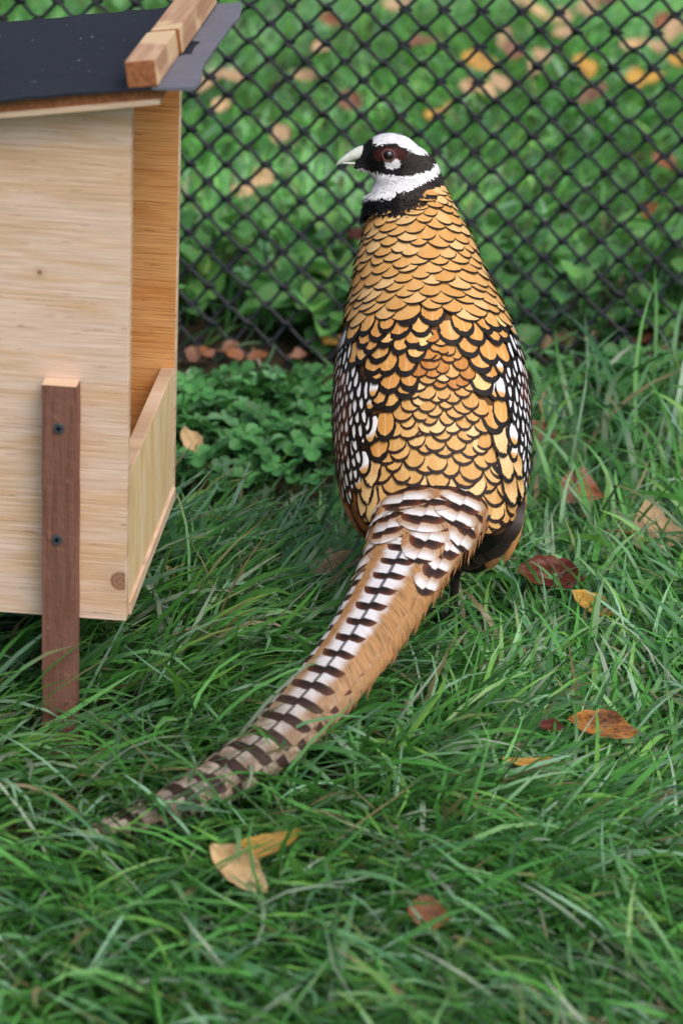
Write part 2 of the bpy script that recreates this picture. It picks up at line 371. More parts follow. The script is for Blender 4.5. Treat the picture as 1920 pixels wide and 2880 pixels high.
def batten(y0, y1, dx, lift):
    bm = box_bm((-.0115, y0, 0), (.0115, y1, .0205), .0013); me = from_bm('roof_batten', bm)
    me.materials.append(BATTEN); me.materials.append(BEND)
    for p in me.polygons: p.material_index = 1 if p.normal.y < -.8 else 0
    o = link('roof_batten', me, None, shel); ym = (y0 + y1) / 2
    o.location = (dx, 0, roof_z(dx, 0) + .0024 + lift); o.rotation_euler = (math.atan(-.028), -math.atan(SLOPE), 0)
batten(-.026, .082, .0125, 0); batten(.0835, .285, .0150, .0008)
def leg(lo, hi):
    bm = bmesh.new(); nz = 14; V = []
    for j in range(nz + 1):
        z = lo[2] + (hi[2] - lo[2]) * j / nz; w = .0003 * math.sin(j * 2.1)
        V.append([bm.verts.new((x + w, y, z)) for x, y in ((lo[0], lo[1]), (hi[0], lo[1]), (hi[0], hi[1]), (lo[0], hi[1]))])
    for j in range(nz):
        for i in range(4): k2 = (i + 1) % 4; bm.faces.new((V[j][i], V[j][k2], V[j + 1][k2], V[j + 1][i]))
    bm.faces.new(V[0][::-1]); bm.faces.new(V[-1])
    bmesh.ops.bevel(bm, geom=[e for e in bm.edges if len(e.link_faces) == 2 and e.calc_face_angle(0) > .8], offset=.0022, segments=3, affect='EDGES')
    me = from_bm('leg', bm); me.materials.append(STAKE); me.materials.append(PLYE)
    for p in me.polygons: p.material_index = 1 if p.normal.z > .7 else 0
    return link('leg', me, None, shel)
lg = leg((-.0655, -.0180, -.04), (-.0380, -.0006, .329))
for z in (.2935, .1985):
    bm = bmesh.new(); bmesh.ops.create_cone(bm, cap_ends=True, segments=20, radius1=.0046, radius2=.0040, depth=.0016)
    s_ = link('screw', from_bm('screw', bm), SCREW, lg); s_.location = (-.0520 + (.0 if z > .25 else -.0012), -.0185, z); s_.rotation_euler = (math.pi / 2, 0, 0)
    bm = bmesh.new()
    for a in (0, math.pi / 2):
        r = bmesh.ops.create_cube(bm, size=1)['verts']
        for v_ in r: v_.co = Matrix.Rotation(a + .4, 3, 'Z') @ Vector((v_.co.x * .0042, v_.co.y * .0013, v_.co.z * .0006 + .0009 + a * .0001))
    # the cross recess belongs to the same screw
    d_ = from_bm('screw_recess', bm); me0 = s_.data; me0.materials.append(DARK)
    bm2 = bmesh.new(); bm2.from_mesh(me0); nf = len(bm2.faces); bm2.from_mesh(d_); bm2.faces.ensure_lookup_table()
    for f_ in bm2.faces[nf:]: f_.material_index = 1
    bm2.to_mesh(me0); bm2.free()
leg((-.54, -.0205, -.04), (-.509, -.0006, .30)); leg((-.54, .2786, -.04), (-.509, .2985, .30))

# ------------------------------------------------------------------ pheasant: body
# rings of the trunk: left px, right px, row, distance, half depth
RINGS = [(1075, 1235, 470, 2.640, .022), (1052, 1250, 520, 2.632, .029), (1036, 1262, 570, 2.622, .035), (1024, 1290, 635, 2.612, .042), (1008, 1328, 705, 2.600, .050),
         (988, 1366, 800, 2.582, .059), (966, 1412, 900, 2.560, .068), (948, 1456, 1000, 2.533, .075), (941, 1480, 1100, 2.507, .078),
         (941, 1487, 1200, 2.478, .076), (950, 1486, 1300, 2.448, .069), (970, 1472, 1390, 2.420, .058), (1005, 1448, 1460, 2.398, .044), (1060, 1400, 1520, 2.378, .026)]
SP = []
for (l, r, py, y, b) in RINGS:
    c = at_y((l + r) / 2, py, y); dep = (c - CAM).dot(FW); SP.append((c, (r - l) / 2 / F * dep, b))
def spine(t):
    """t 0 neck .. 1 rump: centre, half width, half depth, tangent towards the tail"""
    x = min(max(t, 0), 1) * (len(SP) - 1); i = min(int(x), len(SP) - 2); f = x - i
    def cr(a, b, c, d): return .5 * ((2 * b) + (c - a) * f + (2 * a - 5 * b + 4 * c - d) * f * f + (3 * b - a - 3 * c + d) * f ** 3)
    q = [SP[max(i - 1, 0)], SP[i], SP[i + 1], SP[min(i + 2, len(SP) - 1)]]
    C = Vector([cr(*[w[0][a] for w in q]) for a in range(3)]); e = .02
    return C, cr(*[w[1] for w in q]), cr(*[w[2] for w in q])
def frame(t):
    C, a, b = spine(t); d = (spine(min(t + .03, 1))[0] - spine(max(t - .03, 0))[0]).normalized()
    lat = Vector((1, 0, 0)); lat = (lat - d * lat.dot(d)).normalized(); back = lat.cross(d).normalized()
    if back.z < 0: back = -back
    return C, a, b, d, lat, back
def surf(t, phi):
    C, a, b, d, lat, back = frame(t)
    cb = math.cos(phi); bb = b if cb > 0 else b * 1.12
    return C + lat * (a * math.sin(phi)) + back * (bb * math.copysign(abs(cb) ** .92, cb))
bm = bmesh.new(); NT, NP = 60, 44; rows = []
for i in range(NT + 1):
    rows.append([bm.verts.new(surf(i / NT, 2 * math.pi * j / NP)) for j in range(NP)])
for i in range(NT):
    for j in range(NP): j2 = (j + 1) % NP; bm.faces.new((rows[i][j], rows[i][j2], rows[i + 1][j2], rows[i + 1][j]))
bm.faces.new(rows[0]); bm.faces.new(rows[-1][::-1])
def ell(c, ax, rot=0, basis=None, seg=28):
    """ellipsoid; ax half axes in metres in the basis (right, up, towards viewer)"""
    B = basis or (RT, UP, -FW)
    r = bmesh.ops.create_uvsphere(bm, u_segments=seg, v_segments=seg // 2, radius=1)['verts']
    cr_, sr_ = math.cos(rot), math.sin(rot)
    e1 = B[0] * cr_ - B[1] * sr_; e2 = B[0] * sr_ + B[1] * cr_
    for v in r: v.co = c + e1 * (v.co.x * ax[0]) + e2 * (v.co.y * ax[1]) + B[2] * (v.co.z * ax[2])
HD = (at_y(1110, 450, 2.63) - CAM).dot(FW); PX = HD / F         # depth of the head's middle plane, metres per photo pixel there
def hp(px, py, lat=0.0): return at_d(px, py, HD - lat)
for (px, py, a, b, c, rot) in ((1098, 438, 82, 62, 55, .06), (1148, 468, 94, 62, 58, .50), (1105, 485, 68, 44, 46, .25), (1042, 440, 36, 36, 27, 0), (1034, 464, 40, 19, 20, .1), (1152, 525, 100, 52, 76, .18)):
    ell(hp(px, py), (a * PX, b * PX, c * PX), rot)
# thighs and dark vent mass, then shanks and toes, all one skin
for (px, py, y, ax) in ((1330, 1500, 2.47, (.026, .036, .030)), (1165, 1500, 2.48, (.026, .036, .030)), (1250, 1490, 2.43, (.045, .028, .030))):
    ell(at_y(px, py, y), ax)
def add_tube(pts, rad, n=10):
    v, f = tube(pts, rad, n); vs = [bm.verts.new(p) for p in v]
    for q in f: bm.faces.new([vs[i] for i in q])
for (kx, ky, yk, fx, fy) in ((1284, 1560, 2.490, 1271, 1752), (1196, 1560, 2.530, 1188, 1735)):
    hipp = at_y(kx + 20, ky - 50, yk); kn = at_y(kx, ky, yk); ft = at_z(fx, fy, .012)
    add_tube([hipp, kn, kn.lerp(ft, .5), ft], [.014, .0065, .0044, .0050])
    for a, L in ((1.15, .040), (1.75, .048), (2.35, .040), (-1.4, .020)):
        d_ = Vector((math.cos(a), math.sin(a), 0))
        add_tube([ft, ft + d_ * L * .5 + Vector((0, 0, .003)), ft + d_ * L + Vector((0, 0, -.007))], [.0048, .0042, .0020], 8)
me = from_bm('body', bm)
tmp = bpy.data.objects.new('body_tmp', me); COL.objects.link(tmp)
md = tmp.modifiers.new('r', 'REMESH'); md.mode = 'VOXEL'; md.voxel_size = .0019
ms = tmp.modifiers.new('s', 'SMOOTH'); ms.factor = .5; ms.iterations = 7
dg = bpy.context.evaluated_depsgraph_get(); body_me = bpy.data.meshes.new_from_object(tmp.evaluated_get(dg))
bpy.data.objects.remove(tmp); body_me.name = 'body'
body_me.polygons.foreach_set('use_smooth', [True] * len(body_me.polygons))
nv = len(body_me.vertices); BV = np.empty(nv * 3, np.float32); body_me.vertices.foreach_get('co', BV); BV = BV.reshape(-1, 3)
BVH = BVHTree.FromPolygons([tuple(p) for p in BV], [tuple(p.vertices) for p in body_me.polygons])

# head pattern, in the photo's own head coordinates (zoomed pixels)
def hz(px, py): return (px - 880) / .3316, (py - 340) / .3316
CROWN = [(455, 132), (520, 108), (600, 80), (700, 80), (780, 115), (850, 165), (905, 215), (960, 275), (900, 288), (820, 272), (770, 238), (720, 208), (640, 195), (560, 215), (515, 208), (488, 172)]
CHEEK = [(578, 335), (598, 395), (650, 412), (700, 397), (742, 335), (700, 327), (650, 352), (605, 342)]
RING_ = [(330, 372), (440, 395), (490, 425), (560, 440), (620, 452), (700, 462), (800, 462), (900, 437), (985, 402), (1030, 348), (1120, 362), (1095, 400), (1050, 440), (1000, 482), (880, 540), (800, 586), (620, 622), (545, 630), (440, 630), (420, 500), (340, 440)]
GOLD = [(1200, 540), (1150, 560), (1060, 590), (1000, 615), (880, 695), (800, 755), (640, 775), (540, 760), (400, 850), (-400, 900), (-400, 3000), (2200, 3000), (2200, 700)]
WHITE_, BLACK_, SKIN_, GOLD_, GREY_ = (.80, .80, .82), (.008, .007, .008), (.055, .012, .009), (.55, .27, .07), (.028, .022, .018)
def head_colour(p, jit=0.0):
    x, y = hz(*proj(p)); x += random.gauss(0, jit); y += random.gauss(0, jit)
    if in_poly(x, y, GOLD): return GOLD_
    if in_poly(x, y, CROWN) or in_poly(x, y, CHEEK) or in_poly(x, y, RING_): return WHITE_
    ex, ey = (x - 640) / 140, (y - 288) / 68
    if ex * ex + ey * ey < 1 and y > 200 + .0 * x: return SKIN_
    if x > 740 and y > 270: return GREY_
    return BLACK_
BC = np.zeros((nv, 3), np.float32)
neck_z = at_y(1150, 640, 2.62).z
for i in range(nv):
    p = Vector(BV[i])
    if p.z > neck_z: BC[i] = head_colour(p)
    elif p.z < .060: BC[i] = (.045, .032, .026)
    elif p.z < .150 and p.y > 2.36: BC[i] = (.010, .007, .006)
    else: BC[i] = (.12, .055, .018)
set_col(body_me, BC)
k = M('plumage_skin', .7, .25); nz = k.noise(k.obj(), 700, 3); c = k.attr(); k.base(k.mix(.25, c, k.mix(nz, (0, 0, 0), c), 'MULTIPLY')); k.base(c); k.bump(nz, .5, .0006); SKINM = k.mat
bird = empty('pheasant', tuple(at_z(1260, 1750, 0)))
BO = bird.location.copy()
tag(bird, 'golden scaled pheasant with white and black head and long barred tail', 'pheasant')
def part(name, me, mat, parent=None):
    """mesh given in world coordinates becomes a part of the bird"""
    o = link(name, me, mat, parent or bird)
    if parent is None: o.location = -BO
    return o
part('body', body_me, SKINM)

# ------------------------------------------------------------------ feather materials
def feather_mat(name, pal, rim, rx, vc, rv, both=False, soft=.06, wob=.10, shaft=.18, base_dark=0, tipcol=None, rough=.55):
    k = M(name, rough, .25); u, v = k.uv(); r = k.rnd()
    r2 = k.m('FRACT', k.m('MULTIPLY', r, 17.31)); off = k.m('MULTIPLY', r, 90)
    nz = k.noise(k.xyz(k.m('MULTIPLY', u, 2.2), k.m('MULTIPLY', v, 3.5), off), 1, 4, .6)
    w = k.m('MULTIPLY', k.m('SUBTRACT', nz, .5), wob * 2)
    dv = k.m('SUBTRACT', v, vc); dv = k.m('ABSOLUTE', dv) if both else k.m('MAXIMUM', dv, 0.0)
    a = k.m('DIVIDE', u, rx); b = k.m('DIVIDE', dv, rv)
    e = k.m('ADD', k.m('SQRT', k.m('ADD', k.m('MULTIPLY', a, a), k.m('MULTIPLY', b, b))), w)
    mask = k.step(e, 1 - soft, 1 + soft)
    col = k.mix(r, pal[0], pal[1]); col = k.mix(k.step(r2, .62, .95), col, pal[2])
    barb = k.noise(k.xyz(k.m('MULTIPLY', k.m('SUBTRACT', v, k.m('MULTIPLY', k.m('ABSOLUTE', u), .30)), 34), k.m('MULTIPLY', u, 1.5), off), 1, 2)
    col = k.mix(k.m('MULTIPLY', k.step(barb, .50, .75), .34), col, tuple(q * .55 for q in pal[0]))
    lob = k.noise(k.xyz(u, v, k.m('ADD', off, 5)), 1.4, 2); col = k.mix(k.m('MULTIPLY', k.step(lob, .45, .7), .30), col, pal[2])
    if tipcol: col = k.mix(k.step(v, vc + rv * .15, vc + rv * .75), col, tipcol)
    sh = k.m('MULTIPLY', k.step(k.m('ABSOLUTE', u), .055, .02), shaft); col = k.mix(sh, col, (.85, .7, .45))
    if base_dark: col = k.mix(k.m('MULTIPLY', k.step(v, .45, .25), base_dark), col, rim)
    k.base(k.mix(mask, col, rim)); k.bump(barb, .25, .0006); return k.mat
GP = [(.65, .355, .115), (.57, .285, .080), (.71, .46, .20)]
BLK, BRN = (.010, .0065, .005), (.022, .008, .005)
MANTLE = feather_mat('mantle_feather', GP, BLK, 1.10, .30, .605, wob=.05, soft=.028, shaft=.03)
COVERT = feather_mat('covert_feather', [(.66, .33, .085), (.56, .255, .065), (.78, .55, .22)], BLK, .76, .40, .375, wob=.24, soft=.03, shaft=.35)
RUMP = feather_mat('rump_feather', [(.64, .37, .125), (.55, .28, .080), (.74, .53, .24)], BRN, .95, .35, .505, wob=.11, soft=.035, shaft=.12)
ORANGE = feather_mat('saddle_feather', [(.52, .22, .048), (.43, .16, .032), (.66, .37, .12)], BRN, .90, .40, .47, wob=.10, soft=.035, shaft=.12)
WHITEC = feather_mat('white_covert', [(.78, .79, .84), (.82, .82, .85), (.84, .84, .86)], BLK, .38, .50, .34, True, wob=.34, soft=.04, shaft=.0)
WGOLD = feather_mat('white_gold_covert', [(.80, .80, .84), (.82, .80, .80), (.84, .84, .86)], BLK, .60, .47, .38, True, wob=.18, soft=.04, shaft=.0, tipcol=(.60, .32, .09))
CHEST = feather_mat('chestnut_covert', [(.74, .73, .76), (.62, .50, .42), (.80, .80, .82)], (.075, .020, .011), .46, .45, .34, True, wob=.30, soft=.14, shaft=.0)
FLANK = feather_mat('flank_feather', [(.22, .070, .022), (.17, .050, .018), (.30, .12, .045)], (.05, .015, .008), 1.0, .5, .5, wob=.1, soft=.2, shaft=.1)
TERT = feather_mat('tertial_feather', [(.62, .36, .14), (.55, .30, .11), (.74, .52, .26)], BLK, .74, .46, .46, wob=.42, soft=.05, shaft=.25, tipcol=(.70, .46, .20))
PRIM = feather_mat('flight_feather', [(.014, .010, .009), (.020, .014, .011), (.030, .020, .016)], (.045, .032, .026), .93, .5, .48, wob=.03, soft=.03, shaft=.0, rough=.4)
TAN = feather_mat('tan_feather', [(.50, .24, .075), (.42, .18, .055), (.58, .33, .13)], (.20, .075, .025), .95, .5, .5, wob=.2, soft=.25, shaft=.05)

def conform(tip, dirv, L, Wd, h0, h1, nvv=9, nuu=6, tipw=1.0, curl=0.0, sharp=1.0):
    """a feather lying on the body: tip point, direction of growth (base to tip), length, width, lift at base and tip"""
    loc, nrm, _, _ = BVH.find_nearest(tip)
    nrm = nrm.normalized(); d = (dirv - nrm * dirv.dot(nrm)).normalized(); side = d.cross(nrm)
    V, UVs, Fc = [], [], []
    jag = random.random() * 9
    for i in range(nvv + 1):
        th = i / nvv; v = th * .5 / .5 if False else (th / .55 * .5 if th < .55 else .5 + .5 * math.sin((th - .55) / .45 * math.pi / 2))
        wv = .55 + .45 * math.sin(min(1, v / .5) * math.pi / 2) if v < .5 else max(0.0, 1 - ((v - .5) / .5) ** (2 * sharp)) ** .5
        wv = max(wv, .02)
        for j in range(nuu + 1):
            u = (-1 + 2 * j / nuu) * wv * (1 + .035 * math.sin(jag + v * 21))
            p = loc - d * (L * (1 - v)) + side * (u * Wd / 2)
            q, n2, _, _ = BVH.find_nearest(p)
            n2 = (n2.normalized() * .6 + nrm * .4).normalized()
            hgt = h0 + (h1 - h0) * v + curl * max(0, v - .7) ** 2 - .0006 * u * u * (1 - v * .4)
            V.append(q + n2 * hgt); UVs.append((u, v))
    for i in range(nvv):
        for j in range(nuu):
            a = i * (nuu + 1) + j; Fc.append((a, a + 1, a + nuu + 2, a + nuu + 1))
    me = mesh('feather', V, Fc); set_uv(me, UVs); return me

# ------------------------------------------------------------------ laying the body feathers in rows
def phi_of(px, t):
    C, a, b, d, lat, back = frame(t); cx = proj(C)[0]
    return math.asin(max(-1, min(1, (px - cx) / (a * F / (C - CAM).dot(FW)))))
def interp(tab, y):
    if y <= tab[0][0]: return tab[0][1]
    for (a, b), (c, d) in zip(tab, tab[1:]):
        if y <= c: return b + (d - b) * (y - a) / (c - a)
    return tab[-1][1]
RUMP_L = [(940, 1228), (980, 1205), (1060, 1172), (1150, 1148), (1220, 1110), (1300, 1075), (1420, 1050), (1520, 1045)]
RUMP_R = [(940, 1240), (980, 1268), (1060, 1318), (1150, 1345), (1220, 1368), (1300, 1392), (1420, 1428), (1560, 1440)]
WHI_L = [(920, 968), (960, 985), (1040, 992), (1100, 1020), (1180, 1050), (1260, 1044), (1340, 1018), (1420, 1004)]
WHI_R = [(880, 1425), (960, 1448), (1040, 1424), (1120, 1412), (1200, 1430), (1280, 1448), (1360, 1462), (1450, 1466)]
def zone(px, py):
    if py < 915 + 22 * abs((px - 1215) / 260) ** 2: return 'mantle'
    if interp(RUMP_L, py) < px < interp(RUMP_R, py): return 'rump'
    l, r = interp(WHI_L, py), interp(WHI_R, py)
    if l <= px <= r: return 'covert'
    dd = l - px if px < l else px - r
    return 'white' if dd < interp([(920, 20), (1100, 46), (1250, 58), (1400, 30)], py) else 'chestnut'
def t_at_arc(s):                                  # arc length along the back from the neck
    return float(np.interp(s, ARC, np.linspace(0, 1, 201)))
bp = [surf(t, 0) for t in np.linspace(0, 1, 201)]
ARC = np.concatenate([[0], np.cumsum([(b - a).length for a, b in zip(bp, bp[1:])])])
def lay(wanted, s0, s1, drow, wcol, phimax, Lf, h0, h1, fan=0.0, jit=.12, pick=None, curl=0.0, sharp=1.0):
    """rows of staggered feathers over the back; wanted(px, py) says which zone grows here"""
    s, row, n = s0, 0, 0
    while s < s1:
        t = t_at_arc(s); dr = drow(s); wc = wcol(s); C, a, b, d, lat, back = frame(t)
        per = .5 * (a + b); cnt = max(1, int(phimax * per / wc)); st = (row % 2) * .5
        for j in range(-cnt - 1, cnt + 1):
            ph = (j + st) * wc / per + random.gauss(0, jit * .35) * wc / per
            if abs(ph) > phimax: continue
            tt = t_at_arc(s + random.gauss(0, jit) * dr); P = surf(tt, ph)
            px, py = proj(P); zz = wanted(px, py, ph)
            if not zz: continue
            dirv = d + lat * (fan * math.sin(ph) + random.gauss(0, .11))
            mname, mat, sw, sl_ = zz
            me = conform(P, dirv, dr * Lf * sl_, wc * sw * random.uniform(.86, 1.18), h0 + random.uniform(0, .0005), h1 * random.uniform(.85, 1.2), curl=curl, sharp=sharp)
            part(mname, me, mat); n += 1
        s += dr; row += 1
    return n
AT = ARC[-1]
def s_of(py):   # arc length whose back line shows at this row
    ys = [proj(p)[1] for p in bp]; return float(np.interp(py, ys, ARC))
def rump_w(px, py, ph):
    if abs(ph) > 1.7 or zone(px, py) != 'rump': return None
    return ('rump_feather', ORANGE if py < 1130 and random.random() < interp([(960, 1), (1040, .8), (1130, .25)], py) else RUMP, 1.12, 1)
def white_w(px, py, ph):
    z_ = zone(px, py)
    if abs(ph) > 1.95: return ('wing_covert', CHEST, 1.2, 1.15) if py > 930 and py < 1420 else None
    if z_ == 'white': return ('wing_covert', WHITEC, 1.35, 1.1) if py < 1430 else None
    if z_ == 'chestnut': return ('wing_covert', CHEST, 1.35, 1.15) if py < 1400 else None
def covert_w(px, py, ph):
    if zone(px, py) != 'covert' or py > 1440: return None
    l, r = interp(WHI_L, py), interp(WHI_R, py); e = min(px - l, r - px)
    if e < 28 and py > 1060: return ('wing_covert', WGOLD, .80, 1)
    return ('wing_covert', COVERT, 1.12, 1)
def mantle_w(px, py, ph):
    hx, hy = hz(px, py)
    if zone(px, py) != 'mantle' or not in_poly(hx, hy - (30 if abs(ph) < 1.5 else 60), GOLD): return None
    room = 0
    while room < 130 and in_poly(hx, hy - room * 3, GOLD): room += 5
    return ('mantle_feather', MANTLE, 1.15, min(1.0, (room + 16) * .00032 / .024))
# tail-ward rows first, each next row overlaps the one behind it
n_r = lay(rump_w, s_of(965), s_of(1475), lambda s: interp([(s_of(960), .0058), (s_of(1200), .0066), (s_of(1400), .0090)], s), lambda s: interp([(s_of(960), .0122), (s_of(1200), .0146), (s_of(1400), .0185)], s), 1.5, 2.7, .0004, .0030, fan=.45, jit=.24)
n_w = lay(white_w, s_of(900), s_of(1450), lambda s: .0112, lambda s: .0076, 2.5, 2.1, .0004, .0030, fan=0, jit=.18)
n_c = lay(covert_w, s_of(915), s_of(1400), lambda s: .0108, lambda s: .0188, 1.5, 2.5, .0008, .0036, fan=.22, jit=.30, sharp=.85)
n_m = lay(mantle_w, s_of(505), s_of(935), lambda s: interp([(s_of(520), .0066), (s_of(640), .0086), (s_of(900), .0098)], s), lambda s: interp([(s_of(520), .0128), (s_of(640), .0170), (s_of(900), .0205)], s), 2.6, 2.6, .0006, .0032, fan=.12, jit=.24, curl=.002, sharp=.92)
print('feathers', n_r, n_w, n_c, n_m)
def lone(name, mat, bpx, tpx, w, h0, h1, sharp=1.0, curl=0.0, nvv=14):
    """one longer feather from a base pixel to a tip pixel on the visible flank"""
    o_ = []
    for (px, py) in (bpx, tpx):
        d_ = ray(px, py).normalized(); hit = BVH.ray_cast(CAM, d_)[0]
        if hit is None: hit = BVH.find_nearest(at_d(px, py, 2.62))[0]
        o_.append(hit)
    a, b = o_
    return part(name, conform(b, b - a, (b - a).length, w, h0, h1, nvv=nvv, nuu=8, sharp=sharp, curl=curl), mat)
for (b_, t_, w_) in (((1052, 1270), (1050, 1372), .020), ((1035, 1290), (1040, 1420), .018), ((1045, 1330), (1055, 1470), .020), ((1025, 1340), (1030, 1455), .014),
                     ((1392, 1160), (1405, 1290), .021), ((1405, 1220), (1420, 1360), .022), ((1432, 1230), (1450, 1350), .019), ((1415, 1290), (1432, 1425), .024), ((1445, 1300), (1455, 1400), .016)):
    lone('tertial_feather', TERT, b_, t_, w_ * .92, .0012, .0050, 1.15)
for (b_, t_, w_) in (((1385, 1400), (1392, 1470), .020), ((1405, 1405), (1414, 1478), .018), ((1370, 1430), (1372, 1500), .020), ((1350, 1420), (1345, 1490), .020), ((1425, 1400), (1432, 1470), .016)):
    lone('rump_feather', RUMP, b_, t_, w_, .0010, .0035, 1.1)
for (b_, t_, w_) in (((975, 1330), (1012, 1440), .014), ((990, 1370), (1035, 1490), .016), ((1005, 1400), (1058, 1515), .016), ((1470, 1320), (1462, 1440), .012), ((1478, 1250), (1476, 1370), .010), ((1466, 1380), (1440, 1480), .013)):
    lone('flank_feather', FLANK if b_[0] < 1200 else TAN, b_, t_, w_, .0015, .0030, 1.4)

# ------------------------------------------------------------------ head: small plumage, beak, eyes
zc = at_y(1150, 640, 2.62).z
pc = np.array([p.center[:] for p in body_me.polygons]); pa = np.array([p.area for p in body_me.polygons]); pn = np.array([p.normal[:] for p in body_me.polygons])
pa = np.where(pc[:, 2] > zc, pa, 0); sel = rng.choice(len(pc), 11000, p=pa / pa.sum())
bk = hp(1028, 436); PV, PQ, PC = [], [], []
for i in sel:
    p = Vector(pc[i]); nr = Vector(pn[i]); x, y = hz(*proj(p)); c = head_colour(p, 3)
    if c == GOLD_: continue
    if ((x - 640) / 82) ** 2 + ((y - 290) / 62) ** 2 < 1 or (p - bk).length < .0075: continue
    d = (p - bk); low = sm(430, 620, y); tail = Vector((0, -.35, -1))
    d = d.normalized() * (1 - low) + tail * low + Vector([random.gauss(0, .16) for _ in range(3)])
    d = (d - nr * d.dot(nr)).normalized(); sd_ = d.cross(nr)
    collar = y > 600
    L = random.uniform(.0028, .0042) * (2.4 if collar else 1.0); w = random.uniform(.0008, .0013) * (1.5 if collar else 1)
    cc = Vector(c) * random.uniform(.8, 1.1)
    if c == SKIN_: L *= .5
    lift = (.0002, .0006, .0009) if not collar else (.0003, .0018, .0034)
    if collar and x < 560: lift = (.0003, .0030, .0065)
    b0 = len(PV)
    for s_, ww, hh in ((0, .7, lift[0]), (.6, 1, lift[1]), (1, .25, lift[2])):
        q = p + d * (L * s_) + nr * hh; PV += [q - sd_ * w * ww, q + sd_ * w * ww]; PC += [cc, cc]
    PQ += [(b0, b0 + 1, b0 + 3, b0 + 2), (b0 + 2, b0 + 3, b0 + 5, b0 + 4)]
me = np_mesh('head_plumage', np.array([v[:] for v in PV]), np.array(PQ)); set_col(me, [v[:] for v in PC])
k = M('head_feathering', .65, .25); k.base(k.attr()); o = part('head_plumage', me, k.mat); o['kind'] = 'stuff'
k = M('horn', .38, .45); nz = k.noise(k.obj(), 160, 3); k.base(k.mix(k.step(nz, .3, .7), (.52, .56, .50), (.66, .68, .60))); HORN = k.mat
def loft(st, n=16, under=1.0):
    V, Fc = [], []
    for (px, py, h, w) in st:
        for j in range(n):
            a = 2 * math.pi * j / n; ys = math.sin(a); V.append(hp(px, py - ys * h * (under if ys < 0 else 1), math.cos(a) * w * PX))
    for i in range(len(st) - 1):
        for j in range(n): j2 = (j + 1) % n; Fc.append((i * n + j, i * n + j2, (i + 1) * n + j2, (i + 1) * n + j))
    Fc.append(tuple(range(n))); Fc.append(tuple((len(st) - 1) * n + j for j in range(n))[::-1]); return mesh('beak', V, Fc)
bo = part('beak', loft([(1040, 436, 24, 22), (1026, 433, 24, 20), (1014, 430, 20.5, 17), (1006, 431, 19, 15.5), (994, 434.5, 16.5, 13.5), (982, 440, 13.5, 11), (970, 446, 10.5, 8.5), (960, 451.5, 8, 6.5), (951, 458, 5.2, 4.2), (946, 464, 2.0, 1.8), (944.5, 467, .4, .4)]), HORN)
part('lower_bill', loft([(1036, 459, 7, 17), (1012, 460.5, 5.5, 12), (990, 460, 4.5, 9), (972, 459, 3.0, 6), (960, 458, 1.2, 3)]), HORN)
for sgn in (1, -1):
    q = hp(1091.5, 437, 0); dirn = (-ray(1091.5, 437)).normalized() * sgn
    hit = BVH.ray_cast(q + dirn * .1, -dirn)[0] or q + dirn * .017
    ctr = hit - dirn * .0026
    bm = bmesh.new(); bmesh.ops.create_uvsphere(bm, u_segments=32, v_segments=20, radius=.0060)
    rotm = dirn.to_track_quat('Z', 'Y').to_matrix()
    me = from_bm('eye', bm, True)
    for m_ in ('iris', 'pupil'):
        me.materials.append(bpy.data.materials.get('eye_' + m_) or plain('eye_' + m_, (.035, .014, .008) if m_ == 'iris' else (.004, .003, .003), .06, .6, .3))
    for p in me.polygons: p.material_index = 1 if p.center.z > .0044 else 0
    for v_ in me.vertices: v_.co = rotm @ v_.co + ctr
    eye = part('eye', me, None)
    ringp = [ctr + rotm @ Vector((math.cos(a) * .0054, math.sin(a) * .0050, .0031)) for a in np.linspace(0, 2 * math.pi, 25)]
    v, f = tube(ringp, .0011, 8, False); el = link('eyelid', mesh('eyelid', v, f), bpy.data.materials.get('eyelid_skin') or plain('eyelid_skin', (.10, .034, .026), .5, .4), eye)

# ------------------------------------------------------------------ tail
RIDGE = [(1222, 1340, .196), (1204, 1400, .188), (1175, 1470, .178), (1132, 1550, .165), (1074, 1652, .147), (1006, 1765, .126), (893, 1905, .100), (752, 2052, .077), (562, 2184, .060), (372, 2284, .050), (232, 2338, .046)]
RX = [.047, .045, .042, .0385, .0365, .0345, .0325, .0295, .0235, .0165, .0070]
rp = [at_z(*q) for q in RIDGE]; rl = np.concatenate([[0], np.cumsum([(b - a).length for a, b in zip(rp, rp[1:])])]); RL = rl[-1]
def ridge(s):
    x = s * RL; return Vector([float(np.interp(x, rl, [p[a] for p in rp])) for a in range(3)]), float(np.interp(x, rl, RX))
def ridge_s(s):      # smoothed
    P = Vector((0, 0, 0)); R_ = 0
    for d in (-.045, -.02, 0, .02, .045):
        q, r = ridge(min(1, max(0, s + d))); P += q; R_ += r
    e = max(0, .045 - min(s, 1 - s)) / .045
    q, r = ridge(s); return (P / 5).lerp(q, e * .6), R_ / 5 * (1 - e) + r * e
PH = np.linspace(0, 1, 401); PHV = np.concatenate([[0], np.cumsum(RL / 400 / np.interp((PH[:-1] + PH[1:]) / 2, [0, .45, 1], [.0150, .0185, .027]))])
def tail_pt(s, a, lift):
    P, r = ridge_s(s); T = (ridge_s(min(s + .02, 1))[0] - ridge_s(max(s - .02, 0))[0]).normalized()
    lat = T.cross(Vector((0, 0, 1))).normalized(); up = lat.cross(T).normalized()      # lat points to the image left of the tail
    rr = r + lift
    return P + lat * (-rr * math.sin(a)) + up * (rr * .62 * math.cos(a) - r * .62), T, lat, up
